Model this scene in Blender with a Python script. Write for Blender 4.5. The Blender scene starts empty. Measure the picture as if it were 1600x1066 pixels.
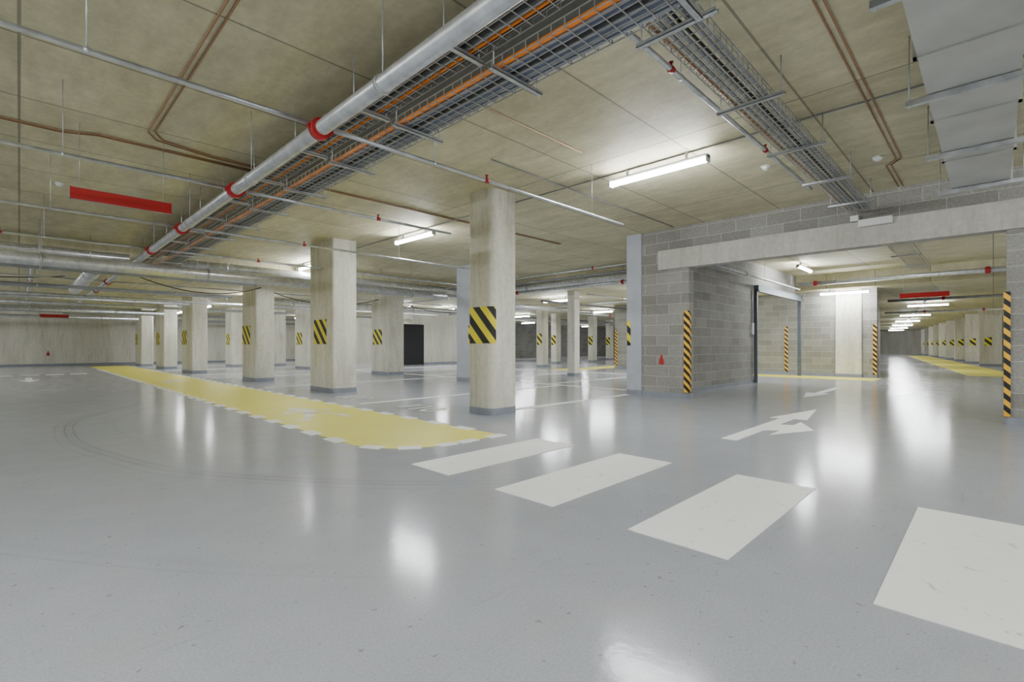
import bpy, math, random
from mathutils import Vector
random.seed(7)
SC = bpy.context.scene
COL = SC.collection
H = 3.25
HL = 2.78
def HC(x, y):
    """height of the slab soffit at a plan position (the slab steps down deeper in the garage)"""
    if x > 17.9: return HL
    if x > 12.1 and y > 4.8: return HL
    if y > 13.9: return HL
    return H

# ------------------------------------------------------------------ materials
def new_mat(name):
    m = bpy.data.materials.new(name); m.use_nodes = True
    nt = m.node_tree
    b = nt.nodes.get("Principled BSDF")
    return m, nt, b

def N(nt, t, **kw):
    n = nt.nodes.new(t)
    for k, v in kw.items(): setattr(n, k, v)
    return n

def pos(nt):
    return N(nt, "ShaderNodeNewGeometry").outputs["Position"]

def mth(nt, op, a, b=None, clamp=False):
    n = N(nt, "ShaderNodeMath", operation=op); n.use_clamp = clamp
    for i, v in enumerate((a, b)):
        if v is None: continue
        if isinstance(v, (int, float)): n.inputs[i].default_value = v
        else: nt.links.new(v, n.inputs[i])
    return n.outputs[0]

def noise(nt, vec, scale, detail=4, rough=0.55):
    n = N(nt, "ShaderNodeTexNoise")
    n.inputs["Scale"].default_value = scale
    n.inputs["Detail"].default_value = detail
    n.inputs["Roughness"].default_value = rough
    nt.links.new(vec, n.inputs["Vector"])
    return n.outputs["Fac"]

def ramp(nt, fac, p0, c0, p1, c1):
    r = N(nt, "ShaderNodeValToRGB")
    r.color_ramp.elements[0].position = p0; r.color_ramp.elements[0].color = (*c0, 1)
    r.color_ramp.elements[1].position = p1; r.color_ramp.elements[1].color = (*c1, 1)
    nt.links.new(fac, r.inputs[0]); return r.outputs[0]

def mix(nt, fac, a, b, mode='MIX'):
    n = N(nt, "ShaderNodeMix", data_type='RGBA', blend_type=mode)
    if isinstance(fac, (int, float)): n.inputs[0].default_value = fac
    else: nt.links.new(fac, n.inputs[0])
    for i, v in ((6, a), (7, b)):
        if isinstance(v, tuple): n.inputs[i].default_value = (*v, 1)
        else: nt.links.new(v, n.inputs[i])
    return n.outputs[2]

def scalev(nt, vec, s):
    n = N(nt, "ShaderNodeVectorMath", operation='MULTIPLY')
    nt.links.new(vec, n.inputs[0]); n.inputs[1].default_value = s
    return n.outputs[0]

def bump(nt, b, h, strength, dist=0.01):
    n = N(nt, "ShaderNodeBump"); n.inputs["Strength"].default_value = strength
    n.inputs["Distance"].default_value = dist
    nt.links.new(h, n.inputs["Height"]); nt.links.new(n.outputs[0], b.inputs["Normal"])

def simple(name, col, rough=0.5, metal=0.0, var=0.12, scale=6.0):
    m, nt, b = new_mat(name)
    p = pos(nt)
    f = noise(nt, p, scale)
    c = ramp(nt, f, 0.3, tuple(x*(1-var) for x in col), 0.7, tuple(min(1, x*(1+var)) for x in col))
    nt.links.new(c, b.inputs["Base Color"])
    b.inputs["Roughness"].default_value = rough
    b.inputs["Metallic"].default_value = metal
    return m

def emis(name, col, st):
    m, nt, b = new_mat(name)
    b.inputs["Base Color"].default_value = (0.8, 0.8, 0.8, 1)
    b.inputs["Emission Color"].default_value = (*col, 1)
    b.inputs["Emission Strength"].default_value = st
    return m

def concrete(name, dark, light, streak=True, rough=0.75):
    m, nt, b = new_mat(name)
    p = pos(nt)
    f1 = noise(nt, scalev(nt, p, (1, 1, 0.22)) if streak else p, 1.6, 6, 0.6)
    f2 = noise(nt, p, 14, 5, 0.6)
    f4 = noise(nt, scalev(nt, p, (1, 1, 0.12)), 9, 5, 0.65)
    c = ramp(nt, f1, 0.32, dark, 0.66, light)
    c2 = ramp(nt, f2, 0.3, (0.88, 0.88, 0.88), 0.7, (1.06, 1.06, 1.06))
    c = mix(nt, 1.0, c, c2, 'MULTIPLY')
    c = mix(nt, 1.0, c, ramp(nt, f4, 0.28, (0.82, 0.80, 0.76), 0.5, (1.02, 1.02, 1.02)), 'MULTIPLY')
    nt.links.new(c, b.inputs["Base Color"])
    b.inputs["Roughness"].default_value = rough
    bump(nt, b, f2, 0.15)
    return m

def sepxyz(nt, p):
    s = N(nt, "ShaderNodeSeparateXYZ"); nt.links.new(p, s.inputs[0]); return s.outputs

def m_ceiling():
    m, nt, b = new_mat("ceiling_concrete")
    p = pos(nt); X, Y, Z = sepxyz(nt, p)
    f1 = noise(nt, p, 0.55, 7, 0.62)
    f2 = noise(nt, scalev(nt, p, (2.5, 0.8, 1)), 2.2, 6, 0.65)
    f3 = noise(nt, p, 18, 4)
    c = ramp(nt, f1, 0.3, (0.53, 0.49, 0.32), 0.7, (0.68, 0.645, 0.455))
    c = mix(nt, 1.0, c, ramp(nt, f2, 0.32, (0.83, 0.82, 0.80), 0.66, (1.10, 1.10, 1.09)), 'MULTIPLY')
    c = mix(nt, 1.0, c, ramp(nt, f3, 0.3, (0.91, 0.91, 0.91), 0.7, (1.06, 1.06, 1.06)), 'MULTIPLY')
    px, py = 2.5, 1.25
    fx = mth(nt, 'FLOOR', mth(nt, 'DIVIDE', X, px)); fy = mth(nt, 'FLOOR', mth(nt, 'DIVIDE', Y, py))
    cb = N(nt, "ShaderNodeCombineXYZ"); nt.links.new(fx, cb.inputs[0]); nt.links.new(fy, cb.inputs[1])
    wn = N(nt, "ShaderNodeTexWhiteNoise"); nt.links.new(cb.outputs[0], wn.inputs[0])
    c = mix(nt, 1.0, c, ramp(nt, wn.outputs[0], 0.0, (0.90, 0.90, 0.88), 1.0, (1.06, 1.06, 1.06)), 'MULTIPLY')
    dx = mth(nt, 'PINGPONG', X, px/2); dy = mth(nt, 'PINGPONG', Y, py/2)
    d = mth(nt, 'MINIMUM', dx, dy)
    ln = mth(nt, 'LESS_THAN', d, 0.010)
    c = mix(nt, mth(nt, 'MULTIPLY', ln, 0.7), c, (0.15, 0.14, 0.10))
    nt.links.new(c, b.inputs["Base Color"])
    b.inputs["Roughness"].default_value = 0.65
    bump(nt, b, f3, 0.1)
    return m

def m_block():
    m, nt, b = new_mat("concrete_blockwork")
    p = pos(nt); X, Y, Z = sepxyz(nt, p)
    cb = N(nt, "ShaderNodeCombineXYZ")
    nt.links.new(mth(nt, 'ADD', X, Y), cb.inputs[0]); nt.links.new(Z, cb.inputs[1])
    br = N(nt, "ShaderNodeTexBrick")
    nt.links.new(cb.outputs[0], br.inputs["Vector"])
    br.inputs["Scale"].default_value = 1
    br.inputs["Brick Width"].default_value = 0.5
    br.inputs["Row Height"].default_value = 0.2
    br.inputs["Mortar Size"].default_value = 0.005
    br.inputs["Mortar Smooth"].default_value = 0.3
    br.inputs["Color1"].default_value = (0.25, 0.243, 0.222, 1)
    br.inputs["Color2"].default_value = (0.335, 0.327, 0.30, 1)
    br.inputs["Mortar"].default_value = (0.50, 0.49, 0.46, 1)
    f = noise(nt, p, 30, 4, 0.7); f2 = noise(nt, p, 1.3, 4)
    c = mix(nt, 1.0, br.outputs["Color"], ramp(nt, f, 0.3, (0.76, 0.76, 0.76), 0.7, (1.16, 1.16, 1.16)), 'MULTIPLY')
    c = mix(nt, 1.0, c, ramp(nt, f2, 0.3, (0.88, 0.88, 0.88), 0.7, (1.1, 1.1, 1.1)), 'MULTIPLY')
    nt.links.new(c, b.inputs["Base Color"]); b.inputs["Roughness"].default_value = 0.85
    bump(nt, b, mth(nt, 'ADD', mth(nt, 'MULTIPLY', br.outputs["Fac"], -0.6), mth(nt, 'MULTIPLY', f, 0.4)), 0.4)
    return m

def m_floor():
    m, nt, b = new_mat("grey_epoxy_floor")
    p = pos(nt); X, Y, Z = sepxyz(nt, p)
    f1 = noise(nt, p, 0.3, 3, 0.5); f2 = noise(nt, p, 3, 5, 0.6); f3 = noise(nt, p, 36, 3, 0.6)
    c = ramp(nt, f1, 0.3, (0.40, 0.418, 0.46), 0.7, (0.445, 0.462, 0.50))
    c = mix(nt, 1.0, c, ramp(nt, f2, 0.3, (0.96, 0.96, 0.96), 0.7, (1.03, 1.03, 1.03)), 'MULTIPLY')
    f5 = noise(nt, p, 110, 2, 0.6)
    c = mix(nt, 1.0, c, ramp(nt, f5, 0.3, (0.88, 0.88, 0.88), 0.7, (1.09, 1.09, 1.09)), 'MULTIPLY')
    dust = ramp(nt, noise(nt, p, 0.7, 8, 0.70), 0.57, (0, 0, 0), 0.74, (1, 1, 1))
    c = mix(nt, mth(nt, 'MULTIPLY', dust, 0.5), c, (0.50, 0.44, 0.34))
    spk = ramp(nt, noise(nt, p, 26, 2, 0.5), 0.69, (0, 0, 0), 0.73, (1, 1, 1))
    c = mix(nt, mth(nt, 'MULTIPLY', spk, 0.55), c, (0.24, 0.19, 0.13))
    sc = noise(nt, scalev(nt, p, (1.2, 14, 1)), 1.6, 3, 0.6)
    c = mix(nt, mth(nt, 'MULTIPLY', ramp(nt, sc, 0.62, (0, 0, 0), 0.70, (1, 1, 1)), 0.14), c, (0.2, 0.2, 0.21))
    def arc(cx, cy, items):
        dx = mth(nt, 'SUBTRACT', X, cx); dy = mth(nt, 'SUBTRACT', Y, cy)
        r = mth(nt, 'SQRT', mth(nt, 'ADD', mth(nt, 'MULTIPLY', dx, dx), mth(nt, 'MULTIPLY', dy, dy)))
        r = mth(nt, 'ADD', r, mth(nt, 'MULTIPLY', noise(nt, p, 0.25, 1), 0.7))
        tot = None
        for rr, w, s in items:
            a = mth(nt, 'ABSOLUTE', mth(nt, 'SUBTRACT', r, rr))
            k = mth(nt, 'MULTIPLY', mth(nt, 'SUBTRACT', 1.0, mth(nt, 'DIVIDE', a, w), True), s)
            tot = k if tot is None else mth(nt, 'ADD', tot, k)
        return tot
    t1 = arc(6.0, 7.0, ((5.95, 0.014, .42), (6.03, 0.014, .38), (6.12, 0.012, .3), (6.0, 0.10, .12), (5.55, 0.05, .08), (7.35, 0.05, .09), (7.43, 0.015, .18), (8.2, 0.08, .07)))
    lim = ramp(nt, mth(nt, 'MULTIPLY', X, 0.1), 0.10, (1, 1, 1), 0.30, (0.15, 0.15, 0.15))
    tn = ramp(nt, noise(nt, p, 0.8, 3), 0.35, (0.2, 0.2, 0.2), 0.6, (1, 1, 1))
    c = mix(nt, mth(nt, 'MULTIPLY', mth(nt, 'MULTIPLY', t1, tn), lim, True), c, (0.12, 0.12, 0.13))
    nt.links.new(c, b.inputs["Base Color"])
    rg = N(nt, "ShaderNodeMapRange"); nt.links.new(f2, rg.inputs[0])
    rg.inputs[3].default_value = 0.11; rg.inputs[4].default_value = 0.18
    nt.links.new(rg.outputs[0], b.inputs["Roughness"])
    b.inputs["IOR"].default_value = 1.30
    bump(nt, b, f3, 0.16, 0.003)
    return m

def m_stripe(name, col, period, slope=1.0):
    m, nt, b = new_mat(name)
    p = pos(nt); X, Y, Z = sepxyz(nt, p)
    s = mth(nt, 'MULTIPLY', mth(nt, 'SUBTRACT', X, Y), slope)
    t = mth(nt, 'FRACT', mth(nt, 'DIVIDE', mth(nt, 'ADD', mth(nt, 'ADD', s, Z), 100.0), period))
    k = mth(nt, 'GREATER_THAN', t, 0.5)
    c = mix(nt, k, (0.012, 0.012, 0.014), col)
    nt.links.new(c, b.inputs["Base Color"]); b.inputs["Roughness"].default_value = 0.45
    return m

def m_paint(name, col, wear=0.5, lo=0.60, hi=0.72, under=(0.55, 0.50, 0.40), sc=9):
    m, nt, b = new_mat(name)
    p = pos(nt)
    f = noise(nt, p, sc, 8, 0.75); f2 = noise(nt, p, 1.2, 3)
    w = ramp(nt, f, lo, (0, 0, 0), hi, (1, 1, 1))
    c = mix(nt, mth(nt, 'MULTIPLY', w, wear), col, under)
    c = mix(nt, 1.0, c, ramp(nt, f2, 0.3, (0.96, 0.96, 0.95), 0.7, (1.02, 1.02, 1.02)), 'MULTIPLY')
    nt.links.new(c, b.inputs["Base Color"]); b.inputs["Roughness"].default_value = 0.42
    bump(nt, b, noise(nt, p, 42, 3), 0.2, 0.003)
    return m

M = dict(
    ceiling=m_ceiling(), block=m_block(), floor=m_floor(),
    col=concrete("column_concrete", (0.56, 0.54, 0.44), (0.80, 0.785, 0.69)),
    wall=concrete("wall_concrete", (0.62, 0.60, 0.51), (0.78, 0.765, 0.68)),
    lintel=concrete("lintel_concrete", (0.44, 0.425, 0.37), (0.58, 0.565, 0.51)),
    bluegrey=simple("blue_grey_finish", (0.45, 0.475, 0.525), 0.6, 0, .05),
    band=simple("grey_base_paint", (0.27, 0.29, 0.34), 0.4, 0, .08),
    haz=m_stripe("yellow_black_hazard", (0.86, 0.74, 0.02), 0.30),
    orz=m_stripe("orange_black_hazard", (0.95, 0.52, 0.03), 0.15, 1.0),
    white=m_paint("white_floor_paint", (1.0, 1.0, 0.97), 0.7, 0.59, 0.66),
    worn=m_paint("worn_white_floor_paint", (0.95, 0.95, 0.9), 0.8, 0.47, 0.54, (0.84, 0.76, 0.25), 6),
    faint=m_paint("faded_white_floor_paint", (0.60, 0.61, 0.62), 0.7, 0.45, 0.6, (0.43, 0.45, 0.48), 4),
    yellow=m_paint("yellow_floor_paint", (0.93, 0.85, 0.13), 0.15),
    galv=simple("galvanised_steel", (0.54, 0.56, 0.58), 0.40, 0.7, .2, 9),
    duct=simple("duct_sheet_steel", (0.52, 0.52, 0.49), 0.42, 0.4, .1, 3),
    foil=simple("aluminium_foil_lagging", (0.66, 0.67, 0.67), 0.33, 0.6, .2, 12),
    wire=simple("zinc_wire", (0.45, 0.45, 0.44), 0.45, 0.5),
    red=simple("red_enamel", (0.40, 0.010, 0.016), 0.45),
    signred=simple("red_sign_face", (0.44, 0.010, 0.010), 0.5, 0, .04),
    frame=simple("sign_frame", (0.35, 0.33, 0.3), 0.5),
    black=simple("black_cable", (0.02, 0.02, 0.022), 0.5),
    grey=simple("grey_cable", (0.28, 0.29, 0.31), 0.5),
    blue=simple("blue_grey_cable", (0.18, 0.21, 0.30), 0.5),
    orange=simple("orange_conduit", (0.95, 0.25, 0.02), 0.5),
    copper=simple("copper_brown_conduit", (0.32, 0.18, 0.09), 0.5, 0.2),
    lampbody=simple("lamp_body", (0.62, 0.63, 0.63), 0.5, 0, .03),
    tube=emis("lamp_diffuser_lit", (0.94, 0.97, 1.0), 205),
    plastic=simple("white_plastic", (0.75, 0.75, 0.72), 0.4, 0, .03),
    steel=simple("blue_grey_steel", (0.12, 0.145, 0.18), 0.45, 0.2),
    slotshade=simple("slot_shade_grey", (0.14, 0.145, 0.13), 0.6, 0.2),  # dark colour stands for the shade in the ceiling slot
    openingdark=simple("unlit_opening_black", (0.012, 0.012, 0.014), 0.7),  # black colour stands for the darkness inside the opening
)

# ------------------------------------------------------------------ mesh helper
class MB:
    def __init__(s): s.v = []; s.f = []; s.sm = []
    def box(s, x0, x1, y0, y1, z0, z1):
        b = len(s.v)
        s.v += [Vector(c) for c in ((x0,y0,z0),(x1,y0,z0),(x1,y1,z0),(x0,y1,z0),(x0,y0,z1),(x1,y0,z1),(x1,y1,z1),(x0,y1,z1))]
        for q in ((0,3,2,1),(4,5,6,7),(0,1,5,4),(1,2,6,5),(2,3,7,6),(3,0,4,7)):
            s.f.append([b+i for i in q]); s.sm.append(False)
        return s
    def sweep(s, pts, r, n=10, cap=True):
        pts = [Vector(p) for p in pts]; b = len(s.v)
        up = Vector((0, 0, 1))
        for i, p in enumerate(pts):
            if i == 0: t = pts[1]-pts[0]
            elif i == len(pts)-1: t = pts[-1]-pts[-2]
            else: t = (pts[i+1]-p).normalized() + (p-pts[i-1]).normalized()
            t.normalize()
            ref = up if abs(t.z) < 0.95 else Vector((1, 0, 0))
            a = t.cross(ref).normalized(); c = a.cross(t)
            k = 1.0
            if 0 < i < len(pts)-1:
                cs = (pts[i+1]-p).normalized().dot(t); k = 1/max(cs, .5)
            for j in range(n):
                th = 2*math.pi*j/n
                s.v.append(p + a*math.cos(th)*r*k + c*math.sin(th)*r)
        for i in range(len(pts)-1):
            for j in range(n):
                q = [b+i*n+j, b+i*n+(j+1) % n, b+(i+1)*n+(j+1) % n, b+(i+1)*n+j]
                s.f.append(q[::-1]); s.sm.append(n > 4)
        if cap:
            s.f.append([b+j for j in range(n)]); s.sm.append(False)
            e = b+(len(pts)-1)*n
            s.f.append([e+j for j in range(n)][::-1]); s.sm.append(False)
        return s
    def prism(s, outline, z0, z1):
        b = len(s.v); n = len(outline)
        s.v += [Vector((x, y, z0)) for x, y in outline] + [Vector((x, y, z1)) for x, y in outline]
        for j in range(n):
            s.f.append([b+j, b+(j+1) % n, b+n+(j+1) % n, b+n+j]); s.sm.append(False)
        s.f.append([b+n+j for j in range(n)]); s.sm.append(False)
        s.f.append([b+j for j in range(n)][::-1]); s.sm.append(False)
        return s
    def build(s, name, mat, parent=None, origin=None):
        xs = [v.x for v in s.v]; ys = [v.y for v in s.v]; zs = [v.z for v in s.v]
        if origin is None: origin = ((min(xs)+max(xs))/2, (min(ys)+max(ys))/2, min(zs))
        o = Vector(origin)
        me = bpy.data.meshes.new(name)
        me.from_pydata([tuple(v-o) for v in s.v], [], s.f)
        me.polygons.foreach_set("use_smooth", s.sm)
        me.materials.append(mat); me.update()
        ob = bpy.data.objects.new(name, me); COL.objects.link(ob)
        if parent is not None:
            ob.parent = parent; ob.location = o - parent.location
        else: ob.location = o
        return ob

def empty(name, loc):
    e = bpy.data.objects.new(name, None); e.location = loc; e.empty_display_size = 0.2
    COL.objects.link(e); return e

def tag(o, label, cat, group=None):
    o["label"] = label; o["category"] = cat
    if group: o["group"] = group
    return o

def struct(o, label=None, cat=None):
    o["kind"] = "structure"
    if label: o["label"] = label
    if cat: o["category"] = cat
    return o

# ------------------------------------------------------------------ room shell
struct(MB().box(-8, 76, -8, 34, -0.2, 0).build("floor", M["floor"]), "glossy light grey epoxy garage floor", "floor")
mb = MB(); mb.box(-8, 76, -8, 34, H, H+0.25)
mb.box(-8, 12.1, 13.9, 34, HL, H); mb.box(12.1, 17.9, 4.8, 34, HL, H); mb.box(17.9, 76, -8, 34, HL, H)
struct(mb.build("ceiling", M["ceiling"], origin=(34, 13, H)), "bare olive-grey concrete slab ceiling with formwork joints", "ceiling")
def wall(nm, x0, x1, y0, y1, z0, z1, mat, lab): 
    return struct(MB().box(x0, x1, y0, y1, z0, z1).build(nm, mat), lab, "wall")
wall("wall_left", -8.2, -8, -8, 34, 0, H, M["wall"], "plain cast concrete wall")
wall("wall_front", -8, 76, -8.2, -8, 0, H, M["wall"], "plain cast concrete wall")
wall("wall_back", -8, 14.4, 33, 33.2, 0, HL, M["wall"], "pale cast concrete wall")
wall("wall_back_side", 14.4, 14.6, 21.7, 33.2, 0, HL, M["wall"], "pale cast concrete wall")
wall("wall_back_middle", 14.4, 21, 21.5, 21.7, 0, HL, M["wall"], "pale cast concrete wall")
wall("wall_back_return", 21, 21.2, 21.5, 28, 0, HL, M["block"], "grey concrete block wall")
wall("wall_back_block", 21.2, 62, 28, 28.2, 0, HL, M["block"], "grey concrete block wall")
wall("wall_far_side", 62, 62.2, 8.4, 28.2, 0, HL, M["wall"], "pale cast concrete wall")
mb = MB(); mb.box(8.8, 9.0, 4.05, 5.02, 0, H); mb.box(8.8, 9.0, -8, -0.12, 0, H); mb.box(8.8, 9.0, -0.12, 4.05, 2.84, H)
struct(mb.build("wall_gateway", M["block"], origin=(8.9, 0, 0)), "grey concrete block wall around the wide gateway", "wall")
struct(MB().box(8.775, 9.0, -0.6, 4.66, 2.47, 2.84).build("trim_1", M["lintel"]), "long cast concrete lintel over the gateway", "lintel")
wall("wall_passage", 9.0, 13.9, 4.6, 4.8, 0, H, M["block"], "grey concrete block wall of the drive-through passage")
wall("wall_passage_head", 13.9, 17.9, 4.6, 4.8, 2.62, H, M["block"], "grey block wall above the roller gate")
wall("wall_cross", 18.5, 18.7, 3.63, 11.9, 0, HL, M["block"], "grey concrete block cross wall")
wall("wall_cross_end", 18.5, 18.7, 2.54, 2.9, 0, HL, M["block"], "short grey concrete block wall end")
mb = MB()
mb.prism([(18.7, 2.54), (73.0, 9.7), (73.0, 9.9), (18.7, 2.74)], 0, HL)
struct(mb.build("wall_far_passage", M["block"]), "long grey block wall of the far hall", "wall")
wall("wall_end", 73, 73.2, -8, 10, 0, HL, M["wall"], "distant pale end wall of the hall")
struct(MB().box(13.3, 15.05, 21.42, 21.5, 0, 2.1).build("door_1", M["openingdark"]), "doorway filled by a black panel painted as the dark room behind", "door")  # near-black panel stands in for the unlit room behind the opening
for nm, x0, x1, y0, y1 in (("baseboard_back", -8, 14.4, 32.985, 33), ("baseboard_middle", 15.05, 21, 21.485, 21.5)):
    struct(MB().box(x0, x1, y0, y1, 0, 0.1).build(nm, M["band"]), "grey painted wall base", "baseboard")
for i, (x0, x1, y0, y1) in enumerate(((8.785, 8.8, 4.05, 5.02), (9.0, 13.9, 4.585, 4.6), (8.785, 8.8, -8, -0.12), (18.485, 18.5, 3.63, 11.9), (8.8, 9.0, 4.035, 4.05), (8.8, 9.0, -0.12, -0.105))):
    struct(MB().box(x0, x1, y0, y1, 0, 0.09).build("baseboard_gateway_%d" % (i+1), M["band"]), "grey painted wall base", "baseboard")

# ------------------------------------------------------------------ columns
def rrect(x0, x1, y0, y1, r, off=0.0, n=6):
    out = []
    for cx, cy, a0 in ((x0+r, y1-r, 90), (x0+r, y0+r, 180), (x1-r, y0+r, 270), (x1-r, y1-r, 0)):
        for i in range(n+1):
            a = math.radians(a0 + 90*i/n)
            out.append((cx+(r+off)*math.cos(a), cy+(r+off)*math.sin(a)))
    return out   # counter-clockwise

def column(x, y, dx, dy, r=0.05, mat="col", panel=None, label="concrete column with grey painted base", group="garage columns", name="concrete_column"):
    e = empty(name, (x+dx/2, y+dy/2, 0))
    MB().prism(rrect(x, x+dx, y, y+dy, r), 0, HC(x, y)).build("column_shaft", M[mat], e)
    ring = MB()
    ring.prism(rrect(x, x+dx, y, y+dy, r, 0.006), 0, 0.10).build("base_band", M["band"], e)
    if panel:
        p0, p1 = panel[0], panel[1]
        z0, z1 = (panel[2], panel[3]) if len(panel) > 2 else (1.03, 1.56)
        pts = [(x, p1), (x, p0)] if panel[0] > y+r-0.001 and panel[1] < y+dy-r+0.001 else None
        if pts:
            MB().box(x-0.008, x, p0, p1, z0, z1).build("hazard_panel", M["haz"], e)
        else:
            n = 6; o = rrect(x, x+dx, y, y+dy, r, 0.006, n); i_ = rrect(x, x+dx, y, y+dy, r, -0.001, n)
            k = 2*(n+1)
            MB().prism(o[0:k-1] + i_[0:k-1][::-1], z0, z1).build("hazard_panel", M["haz"], e)
    tag(e, label, "column", group)
    return e
column(4.70, 5.05, 0.55, 0.55, 0.12, panel=(5.05, 5.60), label="square concrete column with yellow and black hazard panel, beside the yellow walkway")
L2 = "broad rectangular concrete column with small hazard panel"
column(4.59, 9.79, 0.55, 1.14, panel=(10.08, 10.69), label=L2)
column(4.56, 14.4, 0.5, 1.15, panel=(14.85, 15.5), label=L2)
column(4.32, 20.3, 0.5, 1.5, panel=(21.05, 21.74), label=L2)
column(4.28, 24.9, 0.5, 1.6, panel=(25.75, 26.44), label=L2)
column(4.12, 29.2, 0.5, 1.6, panel=(30.05, 30.74), label=L2)
column(8.8, 9.8, 0.5, 1.15, mat="bluegrey", panel=(10.0, 10.4), label="blue-grey column with hazard panel")  # whole shaft coloured blue-grey
column(8.8, 14.55, 0.6, 1.2, panel=(15.0, 15.6), label=L2)
column(8.5, 20.6, 0.5, 1.2, panel=(21.0, 21.6), label=L2)
column(8.9, 25.2, 0.5, 1.2, panel=(25.6, 26.2), label=L2)
column(7.0, 25.4, 0.5, 1.0, panel=(25.7, 26.2), label=L2)
column(12.7, 9.7, 0.3, 0.3, 0.03, label="slender concrete column")
LS = "slender concrete column with hazard panel"
for cx, cy in ((20.9, 17.2), (24.4, 17.2), (17, 14.8), (29, 19.0), (33.5, 21), (38, 20.5), (27.5, 22.5)):
    column(cx, cy, 0.4, 0.4, 0.03, panel=(cy+.05, cy+.35), label=LS)
column(8.78, 5.03, 0.4, 0.34, 0.02, mat="bluegrey", panel=(5.27, 5.349, 1.0, 1.5), label="blue-grey painted pier at the end of the block wall", group=None, name="concrete_pier")
column(18.45, 2.91, 0.4, 0.71, 0.04, label="pale concrete pier set into the block wall", group=None, name="concrete_pier")
for i in range(9):
    t = i*4.6
    column(33.2+t*0.99, -0.3+t*0.14, 0.45, 0.8, 0.03, panel=(0.05+t*0.14, 0.30+t*0.14, 1.0, 1.4), label="pale column with small hazard panel in the long hall", group="columns of the far hall")

# corner protection strips
def guard(xc, yc, sx, sy, wx, wy, z0, z1, t=0.012):
    a, b = sorted((xc, xc+sx*wx)); c, d = sorted((yc-sy*t, yc)); e0, e1 = sorted((xc-sx*t, xc)); f0, f1 = sorted((yc-sy*t, yc+sy*wy))
    m = MB(); m.box(a, b, c, d, z0, z1); m.box(e0, e1, f0, f1, z0, z1)
    tag(m.build("corner_guard", M["orz"]), "orange and black striped corner guard on block wall edge", "corner guard", "striped corner guards")
guard(8.785, 4.035, 1, 1, 0.06, 0.10, 0.12, 1.65)
guard(8.785, -0.105, 1, -1, 0.10, 0.05, 0.10, 1.68)
def plate(x, y0, y1, z0, z1):
    tag(MB().box(x-0.01, x, y0, y1, z0, z1).build("corner_guard", M["orz"]), "orange and black striped corner guard on block wall edge", "corner guard", "striped corner guards")
plate(18.5, 2.54, 2.64, 0.1, 1.65)
plate(18.5, 11.78, 11.9, 0.1, 1.65)
plate(18.5, 5.0, 5.1, 0.1, 1.65)

# gate in passage
e = empty("roller_gate", (16.0, 4.55, 0))
MB().box(13.9, 13.95, 4.50, 4.59, 0, 2.5).build("guide_post", M["steel"], e)
MB().box(18.03, 18.12, 4.50, 4.59, 0, 2.5).build("guide_post", M["steel"], e)
m = MB(); m.box(13.9, 18.12, 4.46, 4.59, 2.46, 2.62); m.box(13.9, 18.12, 4.44, 4.46, 2.44, 2.48); m.build("shutter_box", M["steel"], e)
m = MB(); m.box(13.7, 13.82, 4.55, 4.598, 1.3, 1.6); m.build("control_box", M["plastic"], e)
MB().sweep([(13.76, 4.57, 1.6), (13.76, 4.57, 2.46)], 0.012, 8).build("cable_conduit", M["galv"], e)
tag(e, "slim blue-grey steel roller gate frame, open, with header box", "gate")

# ------------------------------------------------------------------ floor markings
def flat(outline, z=0.004, zb=0.0):
    return MB().prism(outline, zb, z)
for (a, b2) in ((2.98, 3.48), (1.94, 2.46), (0.88, 1.41), (-0.20, 0.33), (-1.26, -0.73)):
    tag(flat([(2.32, a), (3.90, a), (3.90, b2), (2.32, b2)]).build("crosswalk_stripe", M["white"]), "white painted crosswalk stripe on grey floor", "floor marking", "crosswalk stripes")
# yellow walkway
e = empty("painted_walkway", (3.0, 16, 0))
X0, X1, YA, YB, R = 2.35, 3.78, 3.9, 30.5, 0.75
ol = [(X1, YA), (X1, YB), (X0, YB)]
for i in range(11):
    a = math.radians(180+90*i/10); ol.append((X0+R+R*math.cos(a), YA+R+R*math.sin(a)))
flat(ol, 0.003).build("yellow_field", M["yellow"], e)
def dash(x, y, dx, dy, w, sk=0.0):
    l = math.hypot(dx, dy); ux, uy = dx/l, dy/l; nx, ny = -uy, ux
    o = [(x-dx/2-nx*w/2, y-dy/2-ny*w/2), (x+dx/2-nx*w/2, y+dy/2-ny*w/2), (x+dx/2+nx*w/2, y+dy/2+ny*w/2), (x-dx/2+nx*w/2, y-dy/2+ny*w/2)]
    flat(o, 0.005).build("border_dash", M["white"], e)
y = 4.95
while y < 27:
    dash(X0+0.00, y, 0, 0.29, 0.14); dash(X1-0.00, y-0.4, 0, 0.29, 0.14); y += 0.60
for a in (205, 235, 265):
    a = math.radians(a); dash(X0+R+(R-.02)*math.cos(a), YA+R+(R-.02)*math.sin(a), -0.22*math.sin(a), 0.22*math.cos(a), 0.13)
dash(3.30, YA+.01, 0.24, 0, 0.13); dash(3.70, YA+.01, 0.24, 0, 0.13)
tag(e, "yellow painted pedestrian walkway with white dashed border", "floor marking")
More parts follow.
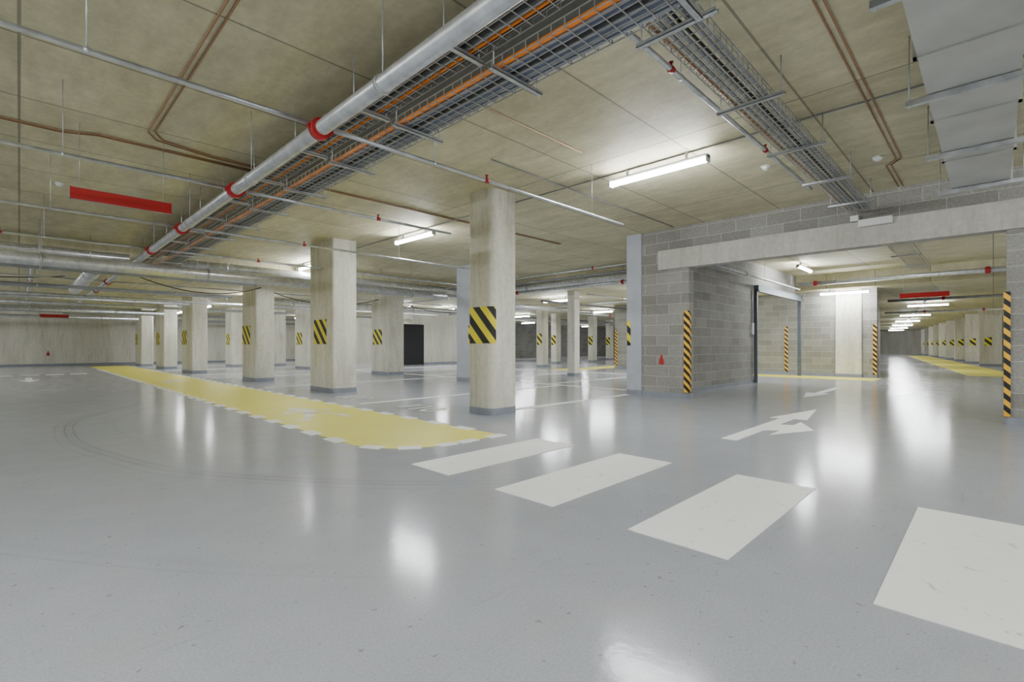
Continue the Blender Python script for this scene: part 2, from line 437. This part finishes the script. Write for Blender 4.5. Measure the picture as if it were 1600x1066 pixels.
# pedestrian pictogram (walking figure, head toward +Y)
def walker(ox, oy, s, flip=1):
    m = MB()
    def P(pts): return [(ox+flip*px*s, oy+py*s) for px, py in pts]
    def limb(a, b, w):
        a = Vector(a); b = Vector(b); d = (b-a).normalized(); n = Vector((-d.y, d.x))*w/2
        o = P([tuple(a-n), tuple(b-n), tuple(b+n), tuple(a+n)])
        m.prism(o, 0.003, 0.006)
    m.prism(P([(0.02+0.11*math.cos(2*math.pi*i/14), 1.52+0.11*math.sin(2*math.pi*i/14)) for i in range(14)]), 0.003, 0.006)
    m.prism(P([(-0.13, 0.78), (0.12, 0.78), (0.15, 1.36), (-0.12, 1.36)]), 0.003, 0.006)
    limb((-0.03, 0.82), (-0.22, 0.42), 0.13); limb((-0.22, 0.42), (-0.42, 0.06), 0.11)
    limb((0.04, 0.82), (0.22, 0.45), 0.13); limb((0.22, 0.45), (0.22, 0.02), 0.11)
    limb((-0.1, 1.3), (-0.35, 0.95), 0.09); limb((0.12, 1.3), (0.38, 1.0), 0.09)
    return tag(m.build("pedestrian_pictogram", M["worn"]), "worn white walking person symbol painted on the walkway", "floor marking", "pedestrian pictograms")
walker(3.05, 6.4, 0.95)
walker(3.05, 15.5, 0.95)
# arrow straight + right
m = MB()
m.prism([(5.30, 1.92), (7.40, 1.92), (7.40, 1.77), (8.75, 1.96), (7.30, 2.20), (7.35, 2.08), (5.30, 2.08)], 0, 0.004)
m.prism([(6.15, 1.93), (6.30, 1.78), (5.90, 1.78), (6.55, 1.50), (7.15, 1.78), (6.80, 1.78), (6.75, 1.93)], 0, 0.0042)
tag(m.build("lane_arrow", M["white"]), "white straight-ahead and right-turn arrow on the floor", "floor marking", "lane arrows")
def arrow(x, y, L, ang, w=0.15, mat="white", lab="white straight lane arrow on the floor"):
    pts = [(0, -w/2), (L*0.62, -w/2), (L*0.62, -w*1.5), (L, 0), (L*0.62, w*1.5), (L*0.62, w/2), (0, w/2)]
    c, s = math.cos(ang), math.sin(ang)
    tag(flat([(x+a*c-b_*s, y+a*s+b_*c) for a, b_ in pts]).build("lane_arrow", M[mat]), lab, "floor marking", "lane arrows")
arrow(13.6, 2.6, 3.0, math.pi, 0.15, "faint", "faded straight lane arrow on the floor beyond the gateway")
arrow(0.2, 21.0, 2.2, -math.pi/2)
for i in range(4):
    x = -0.6+i*0.62
    tag(flat([(x, 22.8), (x+0.45, 22.8), (x+0.45, 23.1), (x, 23.1)]).build("give_way_dash", M["white"]), "short white painted dash across the lane", "floor marking", "white lane dashes")
# parking bay lines
def line(x0, y0, x1, y1, w=0.12):
    d = Vector((x1-x0, y1-y0)).normalized(); n = Vector((-d.y, d.x))*w/2
    tag(flat([(x0-n.x, y0-n.y), (x1-n.x, y1-n.y), (x1+n.x, y1+n.y), (x0+n.x, y0+n.y)], 0.004).build("bay_line", M["white"]), "thin white painted parking bay line", "floor marking", "parking bay lines")
line(5.25, 5.3, 8.7, 5.3)
for yy in (7.7, 12.3, 16.8, 19.3, 23.4, 27.8):
    line(4.1, yy, 9.4, yy)
line(9.6, 5.6, 9.6, 20.0); line(14.9, 5.6, 14.9, 20)
for yy in (8.2, 11.0, 13.6, 16.2, 18.8): line(9.7, yy, 14.8, yy)
def number(txt, x, y, size):
    cu = bpy.data.curves.new("n", 'FONT'); cu.body = txt; cu.size = size; cu.align_x = 'CENTER'; cu.offset = 0.014
    t = bpy.data.objects.new("n", cu); COL.objects.link(t)
    dg = bpy.context.evaluated_depsgraph_get(); dg.update()
    me = bpy.data.meshes.new_from_object(t.evaluated_get(dg)); COL.objects.unlink(t)
    ob = bpy.data.objects.new("bay_number", me); COL.objects.link(ob)
    ob.location = (x, y, 0.005); ob.rotation_euler = (0, 0, -math.pi/2)
    me.materials.clear(); me.materials.append(M["white"])
    tag(ob, "white painted parking bay number", "floor marking", "parking bay numbers")
number("110", 4.3, 6.5, 0.62)
number("111", 4.3, 8.7, 0.62)
tag(flat([(16.9, 2.4), (18.3, 2.4), (18.3, 8), (16.9, 8)], 0.003).build("painted_walkway", M["yellow"]), "narrow yellow painted strip along the block wall", "floor marking")
tag(flat([(22, -0.9), (60, 4.4), (60, 5.9), (22, 0.6)], 0.003).build("painted_walkway", M["yellow"]), "yellow painted strip along the far hall columns", "floor marking")
tag(flat([(15.5, 11.9), (28, 11.9), (28, 13.2), (15.5, 13.2)], 0.003).build("painted_walkway", M["yellow"]), "yellow painted strip past the cross wall", "floor marking")

# ------------------------------------------------------------------ lamps
def lamp(x, y, axis='y', L=1.30):
    top = HC(x, y); z = top-0.13
    e = empty("strip_lamp", (x, y, z))
    def bx(m, a0, a1, b0, b1, z0, z1):
        if axis == 'y': m.box(x+b0, x+b1, y+a0, y+a1, z0, z1)
        else: m.box(x+a0, x+a1, y+b0, y+b1, z0, z1)
    m = MB(); bx(m, -L/2, L/2, -0.032, 0.032, z+0.0, z+0.03); bx(m, -L/2+.02, L/2-.02, -0.025, 0.025, z+0.03, z+0.045); m.build("lamp_housing", M["lampbody"], e)
    m = MB(); n = 5
    for sgn in (-1, 1):
        a = sgn*(L/2-0.02)
        for i in range(n+1):
            th = math.pi*i/n; w = 0.040*math.cos(th); h = -0.046*math.sin(th)
            m.v.append(Vector((x+w, y+a, z+h)) if axis == 'y' else Vector((x+a, y+w, z+h)))
    for i in range(n):
        m.f.append([i, i+1, n+1+i+1, n+1+i]); m.sm.append(True)
    m.build("lamp_diffuser", M["tube"], e)
    for sgn in (-1, 1):
        m = MB(); a = sgn*(L/2); a0, a1 = sorted((a, a-sgn*0.02)); bx(m, a0, a1, -0.042, 0.042, z-0.048, z+0.035); m.build("end_cap", M["lampbody"], e)
    for sgn in (-1, 1):
        m = MB(); bx(m, sgn*L*0.3-0.012, sgn*L*0.3+0.012, -0.015, 0.015, z+0.04, top); m.build("mounting_clip", M["galv"], e)
    tag(e, "lit fluorescent strip lamp under the concrete slab, some unseen and added as fill", "lamp", "fluorescent strip lamps")
for yy in (2.93, 8.1, 13.0, 18.2, 23.6, 28.7, -2.3): lamp(5.6 if yy > 14 else 5.46, yy)
for yy in (-2.5, 3.0, 8.5, 14.8, 19.4, 24.8, 30): lamp(-3.0, yy)  # unseen row added to brighten the left side
lamp(1.0, -5.5, 'x'); lamp(-3, -6, 'x'); lamp(6.5, -5, 'x'); lamp(0.2, -2.2, 'x'); lamp(-1.8, 0.6, 'x')  # unseen lamps around and behind the camera, added as fill
for yy in (7.3, 11.4, 18.0): lamp(13.9, yy)
for yy in (18.0, 23.5, 29): lamp(11.6, yy)
for xx, yy in ((20, 13.6), (20, 19), (27, 15.6), (34, 16), (41, 16), (26, 24), (34, 24.5), (44, 22), (52, 18)): lamp(xx, yy)
lamp(15.2, 3.7, 'x'); lamp(12.5, -2.5, 'x'); lamp(15.5, -4.5, 'x')
lamp(15.4, 7.8, 'x')
for i in range(6): lamp(26+8.0*i, 1.9+1.1*i, 'y')
for i in range(5): lamp(22+10*i, -4.5, 'x')
lamp(18.02, 3.3, 'y')

# ------------------------------------------------------------------ pipes
def pipe(p0, p1, r, mat="galv", name="sprinkler_pipe", label="galvanised steel sprinkler pipe under the ceiling", group="sprinkler pipes", couplings=(), heads=(), hang=2.4, cat="pipe", crad=1.35):
    p0 = Vector(p0); p1 = Vector(p1); L = (p1-p0).length; d = (p1-p0).normalized()
    e = empty(name, (p0+p1)/2)
    n = 20 if r > .05 else 10
    MB().sweep([p0, p1], r, n).build("pipe_run", M[mat], e)
    for c in couplings:
        q = p0+d*c; m = MB()
        m.sweep([q-d*r*0.6, q+d*r*0.6], r*crad, n); m.sweep([q-d*r*0.8, q-d*r*0.5], r*1.2, n); m.sweep([q+d*r*0.5, q+d*r*0.8], r*1.2, n)
        s = Vector((0, 0, 1)).cross(d)
        for sg in (-1, 1):
            q2 = q+s*sg*r*1.45; m.box(q2.x-r*.3, q2.x+r*.3, q2.y-r*.3, q2.y+r*.3, q2.z-r*.3, q2.z+r*.3)
        m.build("pipe_coupling", M["red"], e)
    for c in heads:
        q = p0+d*c; m = MB()
        m.sweep([q-d*0.025, q+d*0.025], r*1.3, 8); m.sweep([q, q+Vector((0, 0, 0.05))], 0.009, 8); m.sweep([q+Vector((0, 0, 0.05)), q+Vector((0, 0, 0.055))], 0.018, 8)
        m.build("sprinkler_head", M["red"], e)
    t = hang*0.4
    while t < L:
        q = p0+d*t
        top = HC(q.x, q.y)
        m = MB(); m.sweep([q+Vector((0, 0, r*0.9)), Vector((q.x, q.y, top))], 0.004, 6); m.sweep([q-d*0.012, q+d*0.012], r*1.15, n)
        m.build("pipe_hanger", M["galv"], e)
        t += hang
    tag(e, label, cat, group)
    return e
zm = 2.60
pipe((1.565, -7.9, zm), (1.565, 32.9, zm), 0.053, couplings=[7.9+v for v in (-3, 1.0, 3.54, 5.56, 7.9, 10.05, 12.7, 15.8, 18.5, 22)], label="large galvanised sprinkler main with red couplings", group=None, name="sprinkler_main", crad=1.45)
for yy, xe in ((3.54, 5.7), (5.60, 4.4), (7.9, 8.2), (10.05, 4.5), (12.7, 9), (15.9, 12)):
    zz = zm+0.02
    pipe((-7.9, yy, zz+0.0), (1.50, yy, zz), 0.017, heads=(4.8, 7.7) if yy < 12 else ())
    pipe((1.63, yy, zz), (xe, yy, zz), 0.017, heads=(1.6,) if yy < 12 else ())
pipe((2.6, 1.70, 3.05), (7.3, 1.70, 3.05), 0.02, heads=(0.8, 2.9))
for yy, z, r, mt, x1 in ((14.1, 2.26, .035, "grey", 3.9), (17.2, 2.50, .03, "grey", 4.4), (18.9, 2.44, .04, "galv", 14), (20.0, 2.44, .05, "galv", 4.2), (22.4, 2.42, .05, "galv", 14),
                        (24.3, 2.30, .06, "galv", 4.2), (25.9, 2.46, .05, "grey", 4.2), (27.6, 2.42, .05, "grey", 13), (29.0, 2.25, .06, "galv", 4.0), (31.4, 2.35, .06, "grey", 13)):
    pipe((-7.9, yy, z), (x1, yy, z), r, mat=mt, couplings=(7.2,) if r > .045 and mt == "galv" else ())
pipe((-0.7, 14.0, 2.72), (-0.7, 31, 2.72), 0.02, mat="grey"); pipe((3.3, 14.0, 2.72), (3.3, 31, 2.72), 0.02); pipe((0.2, 14.0, 2.71), (0.2, 31, 2.71), 0.03, couplings=(4, 9))
INS = dict(mat="foil", name="insulated_pipe", group="foil lagged pipes", label="thick silver foil lagged pipe on hangers")
pipe((-7.9, 11.2, 2.42), (8.6, 11.2, 2.42), 0.105, **INS)
pipe((-7.9, 12.0, 2.40), (3.8, 12.0, 2.40), 0.05, mat="grey")
pipe((1.02, 12.1, 2.46), (1.02, 17.1, 2.46), 0.12, **INS)
pipe((-7.9, 13.55, 2.90), (1.7, 13.55, 2.90), 0.10, **INS)
pipe((2.65, 13.55, 2.92), (11.6, 13.55, 2.92), 0.11, **INS)
pipe((2.65, 13.3, 2.70), (11.6, 13.3, 2.70), 0.04, mat="grey"); pipe((5.4, 12.2, 2.95), (11.6, 12.2, 2.95), 0.03)
pipe((11.85, 5.2, 2.93), (11.85, 13.3, 2.93), 0.12, **INS)
pipe((11.6, 5.2, 2.74), (11.6, 13.1, 2.74), 0.05, couplings=(2, 6)); pipe((11.4, 5.2, 3.0), (11.4, 13.3, 3.0), 0.03, mat="grey"); pipe((10.2, 5.2, 2.95), (10.2, 13.2, 2.95), 0.025, mat="galv", heads=(2, 5))
pipe((12.2, 12.9, 2.50), (18.2, 12.9, 2.50), 0.10, **INS)
pipe((5.5, 16.8, 2.48), (13.5, 16.8, 2.48), 0.10, **INS)
pipe((10.9, 14.0, 2.70), (10.9, 21.0, 2.70), 0.03); pipe((16.4, 6.0, 2.69), (16.4, 21.0, 2.69), 0.04, couplings=(2, 8, 12))
pipe((12.3, 8.9, 2.58), (18.3, 8.9, 2.58), 0.02, heads=(2, 5)); pipe((19, 14.5, 2.6), (44, 14.5, 2.6), 0.06, couplings=(3, 9)); pipe((19, 18.0, 2.5), (44, 18.0, 2.5), 0.05, mat="grey")
pipe((12.3, 10.8, 2.5), (18.3, 10.8, 2.5), 0.04, mat="grey"); pipe((19, 20.5, 2.55), (60, 20.5, 2.55), 0.05)
pipe((17.3, 4.4, 2.92), (17.3, -7.9, 2.92), 0.065, couplings=(0.5, 4.3), label="galvanised pipe with red couplings beyond the gateway")
pipe((10.5, 4.3, 2.75), (17.1, 4.3, 2.75), 0.03, heads=(2,))
pipe((22, 2.7, 2.6), (22, -7.9, 2.6), 0.05, couplings=(1.5, 3.5))
pipe((30, 3.8, 2.60), (30, -7.9, 2.60), 0.05, couplings=(1.5, 3.5)); pipe((19.2, 1.2, 2.71), (60, 6.3, 2.71), 0.03)
pipe((11.5, 4.4, 2.98), (11.5, -7.9, 2.98), 0.024, heads=(1.5, 4))
# ------------------------------------------------------------------ conduits on ceiling
def conduit(pts, r=0.008, mat="copper", name="cable_conduit", label="thin copper-brown conduit clipped to the ceiling", group="ceiling conduits"):
    tag(MB().sweep(pts, r, 8).build(name, M[mat]), label, "conduit", group)
zc = H-0.012
for o in (0, 0.05):
    conduit([(0.95+o, -7, zc), (0.95+o, 6.3-o, zc), (1.05+o, 6.5-o, zc), (1.6, 6.62-o, zc), (2.2, 6.62-o, zc), (2.4, 6.78+o, zc), (8.4, 6.78+o, zc)])
    conduit([(-7, 6.9+o, zc), (0.3, 6.9+o, zc), (0.6, 6.74+o, zc), (2.1, 6.74+o, zc)])
    conduit([(0, 0.78+o, zc), (7.4, 0.78+o, zc), (7.6, 0.9+o, zc), (8.7, 0.9+o, zc)])
    conduit([(-0.4+o, -7, zc), (-0.4+o, 13.8, zc)])
conduit([(2.7, -7, zc), (2.7, 3.2, zc), (2.9, 3.4, zc), (4.6, 3.4, zc)], 0.007)
conduit([(4.0, 4.3, zc), (8.7, 4.3, zc)], 0.008, "grey")
conduit([(5.46, -6, zc), (5.46, 13.8, zc)], 0.008, "grey", label="thin grey conduit feeding the strip lamps")
def sag(p0, p1, drop):
    p0 = Vector(p0); p1 = Vector(p1); pts = []
    for i in range(17):
        t = i/16; q = p0.lerp(p1, t); q.z -= drop*4*t*(1-t); pts.append(q)
    tag(MB().sweep(pts, 0.012, 6).build("hanging_cable", M["black"]), "black cable sagging between ceiling fixings", "cable", "sagging black cables")
sag((1.66, 13.4, 2.6), (4.7, 14.38, 2.6), 0.30); sag((5.08, 15.0, 2.6), (8.8, 15.2, 2.6), 0.30); sag((9.42, 15.2, 2.6), (14, 15.5, 2.6), 0.3); sag((-3, 16.4, 2.72), (0.8, 16.4, 2.72), 0.15)

# ------------------------------------------------------------------ cable trays
TE = 13.8
def wire_tray(name_lab, axis, a0, a1, b0, b1, z, hs, nb=5, step=0.1, r=0.0028, open_end=None):
    m = MB()
    def wbox(aA, aB, bA, bB, zA, zB):
        if axis == 'y': m.box(bA, bB, aA, aB, zA, zB)
        else: m.box(aA, aB, bA, bB, zA, zB)
    for i in range(nb+1):
        b = b0+(b1-b0)*i/nb; wbox(a0, a1, b-r, b+r, z-r, z+r)
    ns = max(1, int(round(hs/0.045)))
    for i in range(1, ns+1):
        zz = z+hs*i/ns
        for b in (b0, b1): wbox(a0, a1, b-r, b+r, zz-r, zz+r)
    a = a0
    while a < a1:
        wbox(a-r, a+r, b0, b1, z-2*r, z)
        for b in (b0, b1): wbox(a-r, a+r, b-r, b+r, z-r, z+hs)
        a += step
    return tag(m.build("wire_cable_tray", M["wire"]), name_lab, "cable tray", "wire mesh cable trays")
wire_tray("galvanised wire mesh tray carrying black and brown cables", 'y', -4, TE, 1.86, 2.10, 2.86, 0.13, 4)
wire_tray("galvanised wire mesh tray carrying grey cables", 'y', -4, TE, 2.14, 2.46, 2.78, 0.06, 6)
wire_tray("galvanised wire mesh tray running to the gateway", 'x', 2.6, 8.7, 1.26, 1.55, 2.98, 0.07, 5)
wire_tray("galvanised wire mesh tray beyond the gateway", 'x', 9.1, 17.2, 1.22, 1.56, 3.05, 0.06, 6, 0.15)
def cable(axis, a0, a1, b, z, r, mat, lab, wob=0.012):
    pts = []; a = a0; ph = random.random()*6
    while a < a1+0.01:
        bb = b+wob*math.sin(a*1.3+ph); pts.append((bb, a, z) if axis == 'y' else (a, bb, z)); a += 0.5
    tag(MB().sweep(pts, r, 8).build("electrical_cable", M[mat]), lab, "cable", "cables in the wire trays")
LB = {"black": "black electrical cable lying in a wire tray", "grey": "grey electrical cable lying in a wire tray", "blue": "blue-grey electrical cable lying in a wire tray", "orange": "bright orange conduit lying in a wire tray", "copper": "brown electrical cable lying in a wire tray"}
for i, (b, mt, r) in enumerate(((1.885, "black", .015), (1.92, "copper", .014), (1.955, "black", .016), (1.995, "grey", .016), (2.03, "orange", .010), (2.065, "black", .015))):
    cable('y', -4, TE, b, 2.863+r+0.003, r, mt, LB[mt], 0.003)
for i, (b, mt, r) in enumerate(((2.175, "orange", .018), (2.22, "grey", .018), (2.255, "blue", .016), (2.29, "black", .015), (2.325, "grey", .016), (2.36, "blue", .016), (2.395, "grey", .015), (2.43, "blue", .015))):
    cable('y', -4, TE, b, 2.783+r+0.003, r, mt, LB[mt], 0.003)
for i, (b, mt, r) in enumerate(((1.29, "grey", .014), (1.33, "grey", .014), (1.375, "black", .013), (1.42, "grey", .014), (1.47, "grey", .013), (1.52, "copper", .012))):
    cable('x', 2.6, 8.6, b, 2.983+r+0.003, r, mt, LB[mt], 0.004)
def strut(axis, a, b0, b1, z):
    c = (a, (b0+b1)/2, z) if axis == 'x' else ((b0+b1)/2, a, z)
    e = empty("tray_support", c)
    def bx(m, a0, a1, bA, bB, z0, z1):
        if axis == 'x': m.box(a0, a1, bA, bB, z0, z1)
        else: m.box(bA, bB, a0, a1, z0, z1)
    m = MB(); bx(m, a-0.02, a+0.02, b0, b1, z-0.03, z-0.026); bx(m, a-0.02, a-0.016, b0, b1, z-0.03, z-0.006); bx(m, a+0.016, a+0.02, b0, b1, z-0.03, z-0.006)
    m.build("strut_channel", M["galv"], e)
    for b in (b0+0.03, b1-0.03):
        p = (a, b) if axis == 'x' else (b, a)
        MB().sweep([(p[0], p[1], z-0.045), (p[0], p[1], H)], 0.005, 6).build("threaded_rod", M["galv"], e)
    tag(e, "galvanised strut channel on threaded rods under a cable tray", "bracket", "cable tray supports")
y = -1.14
while y < 13.6:
    strut('y', y, 2.08, 2.56, 2.772); strut('y', y+0.12, 1.78, 2.12, 2.852); y += 1.13
for x in (2.85, 4.15, 5.44, 6.74, 8.04): strut('x', x, 1.14, 1.66, 2.972)
for x in (10, 12, 14, 16): strut('x', x, 1.12, 1.66, 3.042)
tag(MB().box(2.16, 2.50, -4, TE, 3.10, 3.104).box(2.16, 2.163, -4, TE, 3.10, 3.235).box(2.497, 2.50, -4, TE, 3.10, 3.235).build("slot_shade_sheet", M["slotshade"]), "dark sheet painted as the shaded ceiling slot above the wire trays", "cable tray")  # dark sheet added in place of a shaded slot in the ceiling

# ------------------------------------------------------------------ duct
e = empty("ventilation_duct", (4, 0.1, 2.75))
DY0, DY1, DZ0, DZ1 = -0.13, 0.335, 2.78, 3.12
MB().box(-4, 7.5, DY0, DY1, DZ0, DZ1).build("duct_body", M["duct"], e)
x = -3.3
while x < 7.6:
    m = MB(); m.box(x-0.018, x+0.018, DY0-0.02, DY1+0.02, DZ0-0.012, DZ0); m.box(x-0.018, x+0.018, DY0-0.02, DY0, DZ0-.012, DZ1+0.02); m.box(x-0.018, x+0.018, DY1, DY1+0.02, DZ0-.012, DZ1+0.02)
    m.build("duct_flange", M["duct"], e); x += 1.2
x = -2.7
while x < 7.5:
    m = MB(); m.box(x-0.02, x+0.02, DY0-0.12, DY1+0.12, DZ0-0.045, DZ0-0.005)
    for b in (DY0-0.1, DY1+0.1): m.sweep([(x, b, DZ0-0.06), (x, b, H)], 0.005, 6)
    m.build("duct_hanger", M["galv"], e); x += 1.45
tag(e, "rectangular galvanised sheet metal ventilation duct", "duct")

# ------------------------------------------------------------------ signs, detectors, boxes
def sign(x0, x1, y, z0, z1, mat="signred", lab="blank red hanging sign board with thin frame", cat="sign", t=0.03):
    e = empty("hanging_sign", ((x0+x1)/2, y, z0))
    MB().box(x0+0.006, x1-0.006, y-t/2-0.002, y+t/2+0.002, z0+0.006, z1-0.006).build("sign_face", M[mat], e)
    m = MB(); m.box(x0, x1, y-t/2, y+t/2, z0, z0+0.008); m.box(x0, x1, y-t/2, y+t/2, z1-0.008, z1); m.box(x0, x0+0.008, y-t/2, y+t/2, z0, z1); m.box(x1-0.008, x1, y-t/2, y+t/2, z0, z1)
    m.build("sign_frame", M["frame"], e)
    for x in (x0+0.08, x1-0.08): MB().sweep([(x, y, z1-0.005), (x, y, HC(x, y))], 0.003, 6).build("hanging_wire", M["galv"], e)
    tag(e, lab, cat, "hanging signs")
sign(0.35, 1.21, 6.58, 2.47, 2.60)
sign(0.6, 1.5, 28.3, 2.18, 2.32)
def sign_y(x, y0, y1, z0, z1):
    e = empty("hanging_sign", (x, (y0+y1)/2, z0))
    MB().box(x-0.017, x+0.017, y0, y1, z0, z1).build("sign_face", M["signred"], e)
    for y in (y0+0.08, y1-0.08): MB().sweep([(x, y, z1), (x, y, H)], 0.003, 6).build("hanging_wire", M["galv"], e)
    tag(e, "blank red hanging sign board beyond the gateway", "sign", "hanging signs")
sign_y(15.8, 0.75, 1.7, 2.20, 2.32)
def detector(x, y, z):
    m = MB(); m.sweep([(x, y, z), (x, y, z-0.015)], 0.055, 20); m.sweep([(x, y, z-0.015), (x, y, z-0.04)], 0.042, 20); m.sweep([(x, y, z-0.04), (x, y, z-0.05)], 0.02, 12)
    tag(m.build("smoke_detector", M["plastic"]), "round white smoke detector on the ceiling", "smoke detector", "smoke detectors")
for x, y in ((6.59, 2.03), (7.2, 0.98), (0.4, 9.2), (-0.9, 5.2)): detector(x, y, H)
# junction box
m = MB(); m.box(8.70, 8.775, 1.02, 1.42, 2.76, 2.85); m.box(8.696, 8.775, 1.016, 1.424, 2.75, 2.765); m.box(8.72, 8.80, 1.42, 1.52, 2.85, 2.93)
tag(m.build("junction_box", M["plastic"]), "white plastic junction box fixed above the lintel", "junction box")
# red hydrant symbol plates
def hyd(x, y, z, axis='x', s=1.0):
    m = MB()
    ol = [(-0.05, 0), (0.05, 0), (0.035, 0.10), (0.02, 0.12), (0.02, 0.17), (-0.02, 0.17), (-0.02, 0.12), (-0.035, 0.10)]
    n = len(ol)
    for off in (0, -0.004):
        for a, h in ol: m.v.append(Vector((x+off, y+a*s, z+h*s)) if axis == 'x' else Vector((x+a*s, y+off, z+h*s)))
    m.f.append(list(range(n))); m.sm.append(False); m.f.append(list(range(n, 2*n))[::-1]); m.sm.append(False)
    for j in range(n): m.f.append([j, (j+1) % n, n+(j+1) % n, n+j]); m.sm.append(False)
    tag(m.build("wall_marker", M["red"]), "small red cone-shaped marker on the wall", "marker", "red wall markers")
hyd(8.8, 4.6, 0.63, 'x', 1.1)
hyd(1.0, 33.0, 0.5, 'y', 1.3)

# ------------------------------------------------------------------ camera
cam = bpy.data.cameras.new("camera"); co = bpy.data.objects.new("camera", cam); COL.objects.link(co)
cam.sensor_width = 36; cam.lens = 36*761/1600; cam.clip_start = 0.05; cam.clip_end = 200
cam.shift_y = 7/1600
ang = math.radians(44.66)
co.location = (0, 0, 1.0); co.rotation_euler = (math.pi/2, 0, ang-math.pi/2)
SC.camera = co
w = bpy.data.worlds.new("world"); SC.world = w; w.use_nodes = True
w.node_tree.nodes["Background"].inputs[0].default_value = (0.6, 0.65, 0.7, 1)
w.node_tree.nodes["Background"].inputs[1].default_value = 0.3
